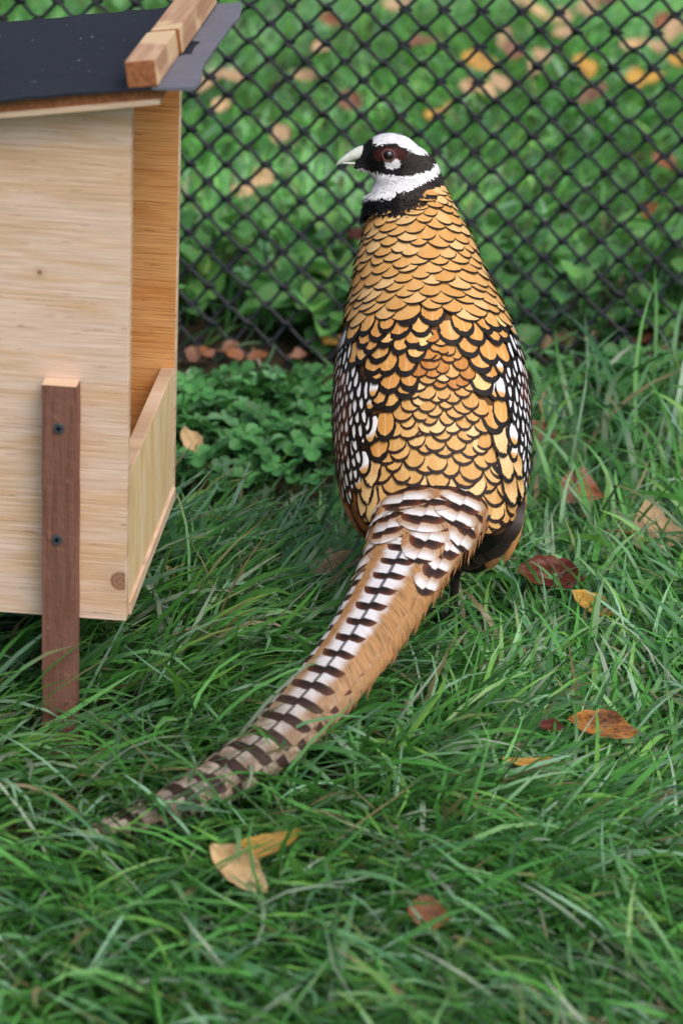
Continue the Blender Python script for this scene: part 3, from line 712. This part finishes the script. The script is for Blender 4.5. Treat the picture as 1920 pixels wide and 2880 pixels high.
def tail_mat(name, white, tan, bar, outer, reach, dull, grade=0.0, arc=-.02, shaftk=.85, pk=1.0):
    k = M(name, .6, .22); u, p = k.uv(); p = k.m('MULTIPLY', p, pk); s, q = k.uv('along'); off = k.m('MULTIPLY', k.rnd(), 50)
    au = k.m('ABSOLUTE', u); side = k.m('MULTIPLY', k.step(u, -.05, .05), .16)
    nz = k.m('SUBTRACT', k.noise(k.xyz(k.m('MULTIPLY', u, 3), k.m('MULTIPLY', p, 2.2), off), 1, 4, .6), .5)
    late = k.step(s, .38, .70)
    fr = k.m('FRACT', k.m('ADD', k.m('ADD', p, side), k.m('ADD', k.m('MULTIPLY', nz, .12), k.m('MULTIPLY', k.m('MULTIPLY', au, au), arc))))
    rch = k.m('ADD', reach, k.m('MULTIPLY', late, .70)); q1 = k.m('DIVIDE', au, rch)
    lens = k.m('MULTIPLY', .46, k.m('SUBTRACT', 1.0, k.m('POWER', q1, 7.0)))
    barm = k.m('MULTIPLY', k.step(k.m('SUBTRACT', lens, fr), -.02, .03), k.step(fr, -.001, .03))
    wm = k.step(k.m('ADD', au, k.m('MULTIPLY', nz, .30)), reach * 1.25, reach * .55)
    if grade: wm = k.m('MULTIPLY', wm, k.m('ADD', 1 - grade, k.m('MULTIPLY', k.step(fr, .45, .9), grade)))
    fine = k.noise(k.xyz(k.m('SUBTRACT', k.m('MULTIPLY', p, 16), k.m('MULTIPLY', au, 16)), k.m('MULTIPLY', u, 2), off), 1, 3)
    tn = k.mix(k.step(fine, .35, .7), tan, tuple(x * .50 for x in tan)); tn = k.mix(k.m('MULTIPLY', k.step(k.m('ADD', au, nz), .65, 1.25), .65), tn, (.24, .085, .025))
    fill = k.mix(wm, tn, k.mix(k.m('MULTIPLY', k.step(fine, .55, .75), .35), white, tan))
    fill = k.mix(k.m('MULTIPLY', late, dull), fill, k.mix(k.step(nz, -.1, .1), (.19, .135, .095), (.34, .285, .225)))
    barc = k.mix(k.m('ADD', k.step(q1, .35, .95), k.m('MULTIPLY', k.step(fr, .22, .38), .5), clamp=True), bar, outer)
    barc = k.mix(late, barc, (.040, .022, .018))
    col = k.mix(barm, fill, barc)
    col = k.mix(k.m('MULTIPLY', k.step(fine, .61, .68), k.m('MULTIPLY', k.step(au, .30, .6), .75)), col, (.05, .02, .010))
    shf = k.step(au, .050, .020); col = k.mix(k.m('MULTIPLY', shf, shaftk), col, (.014, .010, .010))
    k.base(col); k.bump(fine, .35, .0008); return k.mat
TAILM = tail_mat('tail_barred', (.62, .61, .63), (.43, .225, .088), (.012, .007, .006), (.10, .030, .014), .36, .90)
TCOV = tail_mat('tail_covert_barred', (.66, .65, .66), (.44, .24, .10), (.018, .009, .007), (.12, .036, .016), .74, .0, .85, .34, .25, .72)
def tail_feather(name, mat, s0, s1, a0, a1, ac, usc, lift, ph0=0.0, tipL=.06, fringe=True, ns=90, nu=12):
    """a long feather wrapped round the arched tail between angles a0 and a1 (degrees), shaft at ac"""
    V, U1, U2, Fc = [], [], [], []; R_ = math.radians
    for i in range(ns + 1):
        s = s0 + (s1 - s0) * i / ns; e = (s1 - s) / tipL; tw = 1 if e > 1 else max(.03, 1 - (1 - e) ** 2.2) ** .5
        ph = float(np.interp(s, PH, PHV)) + ph0
        for j in range(nu + 1):
            a = a0 + (a1 - a0) * j / nu; a = ac + (a - ac) * tw * (1 + .02 * math.sin(s * 310 + a0 * 7)); a += 20 * sm(.3, 1, s)
            wob = .0006 * math.sin(s * 140 + a * .05 + ph0 * 9)
            P, *_ = tail_pt(s, R_(a), lift + wob - .0014 * abs((a - ac - 20 * sm(.3, 1, s)) / usc) ** 2); V.append(P); U1.append(((a - ac - 20 * sm(.3, 1, s)) / usc, ph)); U2.append((s, j / nu))
    for i in range(ns):
        for j in range(nu): q = i * (nu + 1) + j; Fc.append((q, q + nu + 1, q + nu + 2, q + 1))
    if fringe:
        for sgn, aa in ((-1, a0), (1, a1)):
            for _ in range(int(26 * (s1 - s0)) + 12):
                s = random.uniform(s0 + .01, s1 - .01); e = (s1 - s) / tipL; tw = 1 if e > 1 else max(.03, 1 - (1 - e) ** 2.2) ** .5
                a = ac + (aa - ac) * tw * .97 + 20 * sm(.3, 1, s); P, T, lat, up = tail_pt(s, R_(a), lift - .001)
                out = tail_pt(s, R_(a + sgn * 6), lift)[0] - P; out.normalize()
                d = (T * random.uniform(1.2, 2.6) + out * random.uniform(.1, .7) + up * random.uniform(-.1, .15)).normalized(); L = random.uniform(.004, .013) * (.6 if s > .7 else 1)
                n_ = d.cross(up).normalized(); w = random.uniform(.0003, .0008); b0 = len(V); ph = float(np.interp(s, PH, PHV)) + ph0
                for tt, ww in ((0, 1), (.6, .8), (1, .1)):
                    q = P + d * L * tt + Vector((0, 0, -.004 * tt * tt)); V += [q - n_ * w * ww, q + n_ * w * ww]; U1 += [((a - ac - 20 * sm(.3, 1, s)) / usc + sgn * .1, ph)] * 2; U2 += [(s, .5)] * 2
                Fc += [(b0, b0 + 1, b0 + 3, b0 + 2), (b0 + 2, b0 + 3, b0 + 5, b0 + 4)]
    me = mesh('tail_feather', V, Fc); set_uv(me, U1); set_uv(me, U2, 'along'); return part(name, me, mat)
tail_feather('tail_feather', TAILM, .03, .95, 30, 96, 50, 60, -.0030, .30)
tail_feather('tail_feather', TAILM, .03, .90, -118, -50, -88, 55, -.0034, .75)
tail_feather('tail_feather', TAILM, .03, .985, -104, -22, -60, 62, -.0004, .45)
tail_feather('tail_feather', TAILM, .03, .93, 4, 84, 26, 62, -.0002, .55)
tail_feather('tail_feather', TAILM, .05, 1.0, -39, 50, -1, 62, .0014, 0)
for (s1, ac, hw, lift, ph0) in ((.27, 50, 27, .0022, .2), (.27, -66, 32, .0016, .6), (.22, 20, 30, .0030, .15), (.19, -34, 34, .0034, .55), (.15, 58, 30, .0040, .9), (.155, 4, 36, .0046, .35), (.125, -62, 34, .0044, .1), (.115, 36, 34, .0054, .7), (.105, -24, 36, .0060, .0)):
    tail_feather('tail_covert', TCOV, -.0 + .01, s1, ac - hw, ac + hw, ac, hw * .98, lift, ph0, .075, True, 34, 10)
# dark flight feathers and vent feathers below the right wing
def ribbon(name, mat, pts, w, roll=0.0, n=16, nu=5, sharp=1.2):
    P = [Vector(p) for p in pts]; V, U, Fc = [], [], []
    for i in range(n + 1):
        v = i / n; x = v * (len(P) - 1); a = min(int(x), len(P) - 2); f = x - a
        q0 = P[0].lerp(P[1], v) if len(P) == 2 else (P[0] * (1 - v) ** 2 + P[1] * 2 * v * (1 - v) + P[2] * v * v)
        T = ((P[-1] - P[0])).normalized(); sd_ = T.cross(-FW).normalized(); nr = sd_.cross(T); sd_ = sd_ * math.cos(roll) + nr * math.sin(roll)
        wv = .7 + .3 * math.sin(min(1, v / .5) * math.pi / 2) if v < .5 else max(.02, 1 - ((v - .5) / .5) ** (2 * sharp)) ** .5
        for j in range(nu + 1):
            u = (-1 + 2 * j / nu) * wv; V.append(q0 + sd_ * (u * w / 2) + nr * (-.0015 * u * u)); U.append((u, v))
    for i in range(n):
        for j in range(nu): a = i * (nu + 1) + j; Fc.append((a, a + nu + 1, a + nu + 2, a + 1))
    me = mesh(name, V, Fc); set_uv(me, U); return part(name, me, mat)
for (b_, m_, t_, w_, y_, mt) in (((1468, 1370), (1464, 1480), (1418, 1580), .010, 2.396, TAN), ((1446, 1360), (1440, 1450), (1416, 1532), .024, 2.384, PRIM), ((1425, 1390), (1418, 1480), (1380, 1572), .026, 2.388, PRIM),
                                 ((1400, 1400), (1392, 1500), (1340, 1585), .028, 2.392, PRIM), ((1375, 1400), (1362, 1500), (1312, 1602), .030, 2.398, PRIM), ((1340, 1420), (1330, 1510), (1282, 1604), .030, 2.404, PRIM), ((1400, 1480), (1395, 1550), (1372, 1600), .014, 2.41, TAN),
                                 ((965, 1340), (990, 1430), (1045, 1520), .017, 2.400, FLANK), ((985, 1370), (1015, 1450), (1070, 1540), .018, 2.396, FLANK), ((1005, 1330), (1030, 1420), (1068, 1500), .013, 2.386, TERT)):
    ribbon('flight_feather', mt, [at_y(*b_, y_ + .045), at_y(*m_, y_ - .004), at_y(*t_, y_ + .004)], w_, random.uniform(-.2, .2))

# ------------------------------------------------------------------ leaves: a shared way of shaping them
def leaf_mesh(name, L, Wd, shape='oval', fold=.15, curl=.2, cup=.1, seed=0, nl=14, nw=10, jag=.03, warp=.35):
    r = random.Random(seed); V, U, Fc = [], [], []; ph = r.random() * 6
    for i in range(nl + 1):
        v = i / nl
        if shape == 'tri': wv = np.interp(v, [0, .06, .16, .3, .6, .85, 1], [.1, .62, .95, 1, .58, .20, .0])
        elif shape == 'round': wv = max(0, 1 - (2 * v - 1) ** 2) ** .5
        elif shape == 'heart': wv = np.interp(v, [0, .15, .4, .7, .9, 1], [.12, .48, .85, 1, .72, .38])
        else: wv = np.interp(v, [0, .08, .25, .5, .75, .92, 1], [.08, .42, .85, 1, .80, .36, 0])
        for j in range(nw + 1):
            u = -1 + 2 * j / nw; x = u * wv * Wd / 2 * (1 + jag * math.sin(v * 31 + ph + u * 2) + jag * 1.6 * math.sin(v * 9 + ph * 3 + (2 if u > 0 else 0))); y = (v - .5) * L
            if shape == 'heart' and v > .99: y -= (1 - abs(u)) * .10 * L
            z = abs(x) * fold * 2 + curl * L * (v - .45) ** 2 + cup * (x * x) / Wd * 2 + warp * L * (.030 * math.sin(5 * v + ph + 3 * u) + .022 * math.sin(7 * u * wv + ph * 2 + 4 * v) + .05 * u * wv * math.sin(ph + 2 * v))
            V.append((x, y, z)); U.append((u * wv, v))
    for i in range(nl):
        for j in range(nw): a = i * (nw + 1) + j; Fc.append((a, a + 1, a + nw + 2, a + nw + 1))
    me = mesh(name, V, Fc); set_uv(me, U); return me
def leaf_mat(name, c1, c2, spot, amount=.5, vein=(.5, .4, .25), thin=.12, rough=.6, sc=1.0):
    k = M(name, rough, .3); u, v = k.uv(); off = k.m('MULTIPLY', k.rnd(), 40)
    n1 = k.noise(k.xyz(k.m('MULTIPLY', u, 1.6), k.m('MULTIPLY', v, 2.4), off), sc, 5, .65); n2 = k.noise(k.xyz(k.m('MULTIPLY', u, 7), k.m('MULTIPLY', v, 11), off), sc, 4, .6)
    col = k.mix(k.step(n1, .38, .62), c1, c2); col = k.mix(k.m('MULTIPLY', k.step(n2, .54, .62), amount), col, spot)
    au = k.m('ABSOLUTE', u); vv = k.m('FRACT', k.m('SUBTRACT', k.m('MULTIPLY', v, 6), k.m('MULTIPLY', au, 2.2)))
    ve = k.m('MAXIMUM', k.step(au, .05, .02), k.m('MULTIPLY', k.step(k.m('ABSOLUTE', k.m('SUBTRACT', vv, .5)), .06, .02), .45))
    col = k.mix(k.m('MULTIPLY', ve, .5), col, vein); k.base(col); k.bump(k.m('SUBTRACT', n2, k.m('MULTIPLY', ve, .6)), .5, .0012)
    if thin: k.thin(col, thin)
    return k.mat
L_ORANGE = leaf_mat('leaf_orange_brown', (.30, .105, .035), (.24, .12, .075), (.075, .028, .018), .75, (.36, .18, .08))
L_TAN = leaf_mat('leaf_tan', (.52, .36, .21), (.44, .29, .165), (.22, .12, .06), .35, (.56, .40, .24))
L_RED = leaf_mat('leaf_dark_red', (.135, .026, .014), (.095, .020, .013), (.20, .055, .028), .4, (.22, .07, .04), rough=.42)
L_YEL = leaf_mat('leaf_yellow', (.58, .34, .05), (.50, .28, .08), (.16, .085, .045), .6, (.6, .42, .10))
L_SPOT = leaf_mat('leaf_spotted', (.42, .17, .025), (.14, .06, .035), (.05, .025, .02), .8, (.35, .16, .05))
L_BRN = leaf_mat('leaf_brown', (.25, .13, .085), (.20, .095, .055), (.10, .05, .03), .5, (.30, .18, .11))
L_PALE = leaf_mat('leaf_pale', (.60, .40, .20), (.66, .47, .26), (.36, .20, .08), .4, (.66, .50, .30))
def fallen(label, px, py, L, Wd, mat, shape='oval', rz=0, tilt=(0, 0), z=.034, seed=1, stalk=None, group=None, fold=.15, curl=.25, name='fallen_leaf'):
    P = at_z(px, py, z); root = empty(name, tuple(P)); tag(root, label, 'leaf', group)
    root.rotation_euler = (Matrix.Rotation(tilt[0], 3, 'X') @ Matrix.Rotation(tilt[1], 3, 'Y') @ Matrix.Rotation(rz, 3, 'Z')).to_euler()
    b = link('leaf_blade', leaf_mesh('leaf_blade', L, Wd, shape, fold, curl + random.uniform(0, .5), .15, seed, jag=.05, warp=1.3), mat, root)
    if stalk:
        q = [(0, -L * .48, .002)] + [(L * a_, -L * .5 - L * b_, c_ * L) for a_, b_, c_ in stalk]
        v, f = tube(q, [.0011] * (len(q) - 1) + [.0008], 6); st = link('leaf_stalk', mesh('leaf_stalk', v, f), bpy.data.materials.get('leaf_stalk') or plain('leaf_stalk', (.34, .17, .07)), root)
    return root
R = math.radians
fallen('rusty orange triangular leaf in the grass beside the pheasant’s wing', 1640, 1385, .050, .048, L_ORANGE, 'tri', R(-112), (R(34), R(6)), 0.041, 3, fold=.05)
fallen('large tan dry leaf with a long curved stalk in the grass', 1862, 1512, .058, .056, L_TAN, 'tri', R(-100), (R(28), R(-8)), 0.039, 5, [(-.12, .30, -.06), (.02, .65, -.04), (.30, 1.05, .02)])
fallen('glossy dark red oval leaf lying in the grass', 1546, 1622, .062, .040, L_RED, 'oval', R(-98), (R(30), R(4)), 0.039, 7, None, fold=.12)
fallen('crumpled yellow and cream leaf below the dark red leaf', 1660, 1708, .044, .022, L_YEL, 'oval', R(-118), (R(26), R(12)), 0.033, 9)
fallen('brown and orange spotted leaf half sunk in the grass', 1690, 2052, .058, .027, L_SPOT, 'oval', R(-98), (R(26), R(6)), 0.037, 11)
fallen('small dark red leaf scrap beside the spotted leaf', 1548, 2046, .022, .012, L_RED, 'oval', R(-95), (R(20), 0), 0.033, 12)
fallen('thin orange leaf almost buried under grass blades', 1490, 2150, .046, .013, L_YEL, 'oval', R(-92), (R(20), 0), 0.031, 13)
fallen('narrow bright yellow leaf with dark blotches near the tail tip', 745, 2384, .058, .021, L_YEL, 'oval', R(-72), (R(34), 0), 0.050, 15, [(.10, .14, .0), (.24, .12, -.06)])
fallen('pale cream curled leaf below the bright yellow leaf', 668, 2458, .056, .026, L_PALE, 'oval', R(-128), (R(34), R(8)), 0.050, 17, fold=.3)
fallen('single tan-brown leaf alone in the foreground grass', 1205, 2578, .032, .026, L_ORANGE, 'oval', R(-110), (R(30), 0), 0.048, 19)
fallen('flat brown leaf lying behind the pheasant’s tail', 940, 1592, .050, .030, L_TAN, 'oval', R(-70), (R(30), 0), 0.052, 21)
fallen('greyish brown leaf with upright curled stalk behind the right wing', 1512, 1232, .034, .034, L_BRN, 'tri', R(165), (R(52), R(6)), 0.039, 23, [(.05, .25, -.1), (.25, .6, -.1), (.22, .95, .05)])
fallen('tan leaf in the clover against the shelter’s front board', 540, 1252, .040, .022, L_PALE, 'oval', R(30), (R(30), R(5)), 0.029, 25)
for i, (px, py, m_) in enumerate(((585, 995, L_ORANGE), (640, 985, L_BRN), (655, 1000, L_ORANGE), (725, 1006, L_ORANGE), (545, 1000, L_BRN), (905, 950, L_ORANGE), (935, 962, L_YEL), (1590, 955, L_BRN), (1730, 930, L_BRN), (1780, 915, L_RED), (1850, 945, L_RED), (1880, 975, L_BRN), (1660, 945, L_TAN), (830, 1005, L_BRN), (1540, 965, L_TAN), (1805, 960, L_ORANGE))):
    fallen('brown fallen leaf in the bare soil strip under the fence', px, py, random.uniform(.022, .036), random.uniform(.016, .024), m_, random.choice(['oval', 'tri']), random.uniform(0, 6), (random.gauss(.35, .2), random.gauss(0, .3)), .014, 40 + i, group='leaf litter under the fence')
FAR = [(640, 45, 'TAN'), (930, 60, 'ORANGE'), (905, 140, 'TAN'), (1195, 120, 'BRN'), (1330, 165, 'YEL'), (1350, 185, 'YEL'), (1400, 240, 'TAN'), (1510, 40, 'PALE'), (1570, 55, 'TAN'), (1590, 100, 'TAN'), (1635, 190, 'YEL'), (1655, 205, 'YEL'), (1700, 10, 'BRN'), (1785, 225, 'YEL'), (1832, 228, 'YEL'), (1860, 75, 'ORANGE'), (1890, 100, 'TAN'), (1850, 140, 'TAN'), (1420, 110, 'TAN'), (1440, 150, 'BRN'), (1500, 200, 'TAN'),
       (1520, 165, 'TAN'), (1320, 250, 'TAN'), (1365, 260, 'PALE'), (1240, 318, 'YEL'), (790, 385, 'TAN'), (770, 365, 'TAN'), (640, 220, 'TAN'), (620, 300, 'PALE'), (860, 220, 'TAN'), (700, 530, 'PALE'), (745, 505, 'PALE'), (600, 235, 'TAN'), (1670, 270, 'BRN'), (1880, 470, 'ORANGE'), (1820, 600, 'SPOT'), (1010, 660, 'RED'), (1780, 130, 'PALE'), (1650, 30, 'TAN'), (1120, 20, 'TAN'), (560, 130, 'TAN'), (980, 290, 'BRN'), (1470, 20, 'TAN'), (1905, 180, 'YEL')]
LM = {'TAN': L_TAN, 'ORANGE': L_ORANGE, 'BRN': L_BRN, 'YEL': L_YEL, 'PALE': L_PALE, 'SPOT': L_SPOT, 'RED': L_RED}
LC = {'TAN': 'tan', 'ORANGE': 'orange brown', 'BRN': 'dull brown', 'YEL': 'yellow', 'PALE': 'pale cream', 'SPOT': 'spotted brown', 'RED': 'dark red'}
for i, (px, py, m_) in enumerate(FAR):
    fallen(LC[m_] + ' fallen leaf on the lawn beyond the fence', px, py, random.uniform(.034, .060), random.uniform(.024, .040), LM[m_], random.choice(['oval', 'oval', 'tri']), random.uniform(0, 6.2), (random.gauss(.35, .2), random.gauss(0, .25)), .050, 80 + i, group=LC[m_] + ' leaves on the lawn beyond the fence')

# ------------------------------------------------------------------ broad-leaved weeds along the fence, clover in front of it
k = M('weed_leaf', .45, .4); u, v = k.uv(); r = k.rnd(); au = k.m('ABSOLUTE', u)
c = k.mix(r, (.095, .290, .070), (.170, .430, .100)); c = k.mix(k.step(k.m('FRACT', k.m('MULTIPLY', r, 13.7)), .8, .95), c, (.22, .40, .08))
c = k.mix(k.m('MULTIPLY', k.step(au, .06, .02), .45), c, (.16, .30, .10)); n1 = k.noise(k.xyz(u, v, k.m('MULTIPLY', r, 30)), 6, 3)
c = k.mix(k.m('MULTIPLY', k.step(n1, .62, .72), .35), c, (.20, .26, .08)); k.base(c); k.bump(n1, .3, .001); k.thin(k.mix(.4, c, (.16, .36, .05)), .3); WEED = k.mat
STEM = plain('weed_stem', (.06, .14, .035))
WL = [leaf_mesh('weed_leaf', 1, .86, s_, .18, -.25, .15, 200 + i, 9, 6, .05) for i, s_ in enumerate(['round', 'oval', 'round', 'heart', 'oval'])]
def weed(x, y, nl, hmax, size, label, group):
    z0 = height(x, y); root = empty('broadleaf_weed', (x, y, z0)); tag(root, label, 'weed', group)
    SV, SF = [], []
    for i in range(nl):
        a = random.uniform(0, 6.28); hh = hmax * random.uniform(.35, 1.0); rr = random.uniform(.2, .75) * hmax * .9
        tip = Vector((math.cos(a) * rr, math.sin(a) * rr, hh)); mid = tip * .5 + Vector((0, 0, hh * .25))
        v, f = tube([(0, 0, -.01), mid, tip], [.0016, .0013, .0009], 5); b0 = len(SV); SV += v; SF += [tuple(b0 + q for q in g_) for g_ in f]
        lf = link('leaf', random.choice(WL), WEED, root); sz = size * random.uniform(.65, 1.25)
        dr_ = Vector((math.cos(a), math.sin(a), random.uniform(-.7, .15))).normalized(); side = dr_.cross(Vector((0, 0, 1))).normalized(); nn = side.cross(dr_)
        m4 = Matrix((side, dr_, nn)).transposed(); m4 = m4 @ Matrix.Rotation(random.gauss(0, .35), 3, 'Y')
        lf.matrix_local = Matrix.Translation(tip + dr_ * sz * .45) @ m4.to_4x4() @ Matrix.Scale(sz, 4)
    link('stem', mesh('stem', SV, SF), STEM, root)
random.seed(21)
for i in range(74):
    y = random.choice([random.uniform(3.29, 3.42), random.uniform(3.36, 3.70)]); x = random.uniform(-.62, .68)
    weed(x, y, random.randint(8, 12), random.uniform(.07, .125) * (1 if y < 3.5 else .7), random.uniform(.030, .046), 'broad-leaved green weed growing at the foot of the fence', 'weeds behind the fence')
for i in range(13):
    weed(random.uniform(.16, .62), random.uniform(3.02, 3.20), random.randint(4, 7), random.uniform(.03, .055), random.uniform(.020, .032), 'low broad-leaved weed in the grass in front of the fence', 'low weeds before the fence')
# clover: three-lobed leaves on thin stalks, far too many to count
CLV = leaf_mesh('clover_leaflet', 1, .95, 'heart', .22, -.15, .1, 300, 5, 4, .0)
cv = np.array([v_.co[:] for v_ in CLV.vertices]); cv[:, 1] += .5; cf = np.array([list(p.vertices) for p in CLV.polygons])
def clover(name, n, region, label, sz=(.012, .020), hr=(.020, .048)):
    V, Q, C, b0 = [], [], [], 0
    for _ in range(n):
        x, y = region(); z0 = height(x, y); h = random.uniform(*hr); a0 = random.uniform(0, 6.28)
        top = Vector((x + random.gauss(0, .012), y + random.gauss(0, .012), z0 + h)); s_ = random.uniform(*sz)
        tiltm = Matrix.Rotation(random.gauss(0, .30), 3, 'X') @ Matrix.Rotation(random.gauss(0, .30), 3, 'Y'); g = random.uniform(.55, 1.35); s_ *= random.choice([.6, .8, 1, 1, 1.15])
        col = np.array([.075, .250, .065]) * g if random.random() < .8 else np.array([.13, .31, .13]) * g
        for q in range(3):
            m3 = np.array(tiltm @ Matrix.Rotation(a0 + q * 2.094, 3, 'Z')); P = (cv * s_) @ m3.T + np.array(top); V.append(P); Q.append(cf + b0); b0 += len(P); C.append(np.tile(col * random.uniform(.9, 1.1), (len(P), 1)))
        v, f = tube([(x, y, z0 - .005), top], .0008, 4, False); V.append(np.array([q[:] for q in v])); Q.append(np.array(f) + b0); b0 += len(v); C.append(np.tile([.07, .17, .05], (len(v), 1)))
    me = np_mesh(name, np.concatenate(V), np.concatenate(Q)); set_col(me, np.concatenate(C)); o = link(name, me, CLOVER); tag(o, label, 'clover', kind='stuff')
k = M('clover_leaf', .5, .4); c = k.attr(); k.base(c); k.thin(k.mix(.5, c, (.12, .28, .04)), .28); CLOVER = k.mat
def reg_left():
    while True:
        px, py = random.uniform(430, 980), random.gauss(1150, 90)
        if 1075 < py < 1390: p = at_z(px, py, .02); return p.x, p.y
def reg_right():
    p = at_z(random.uniform(1560, 2000), random.gauss(1060, 60), .02); return p.x, min(p.y, 3.18)
def reg_fence(): return random.uniform(-.6, .7), random.uniform(3.28, 3.5)
clover('clover_patch', 330, reg_left, 'clover and ground cover between the shelter and the fence')
clover('clover_by_fence', 150, reg_right, 'clover growing in the grass right of the pheasant')
clover('clover_under_weeds', 330, reg_fence, 'small clover leaves under the weeds behind the fence', (.009, .014), (.02, .08))
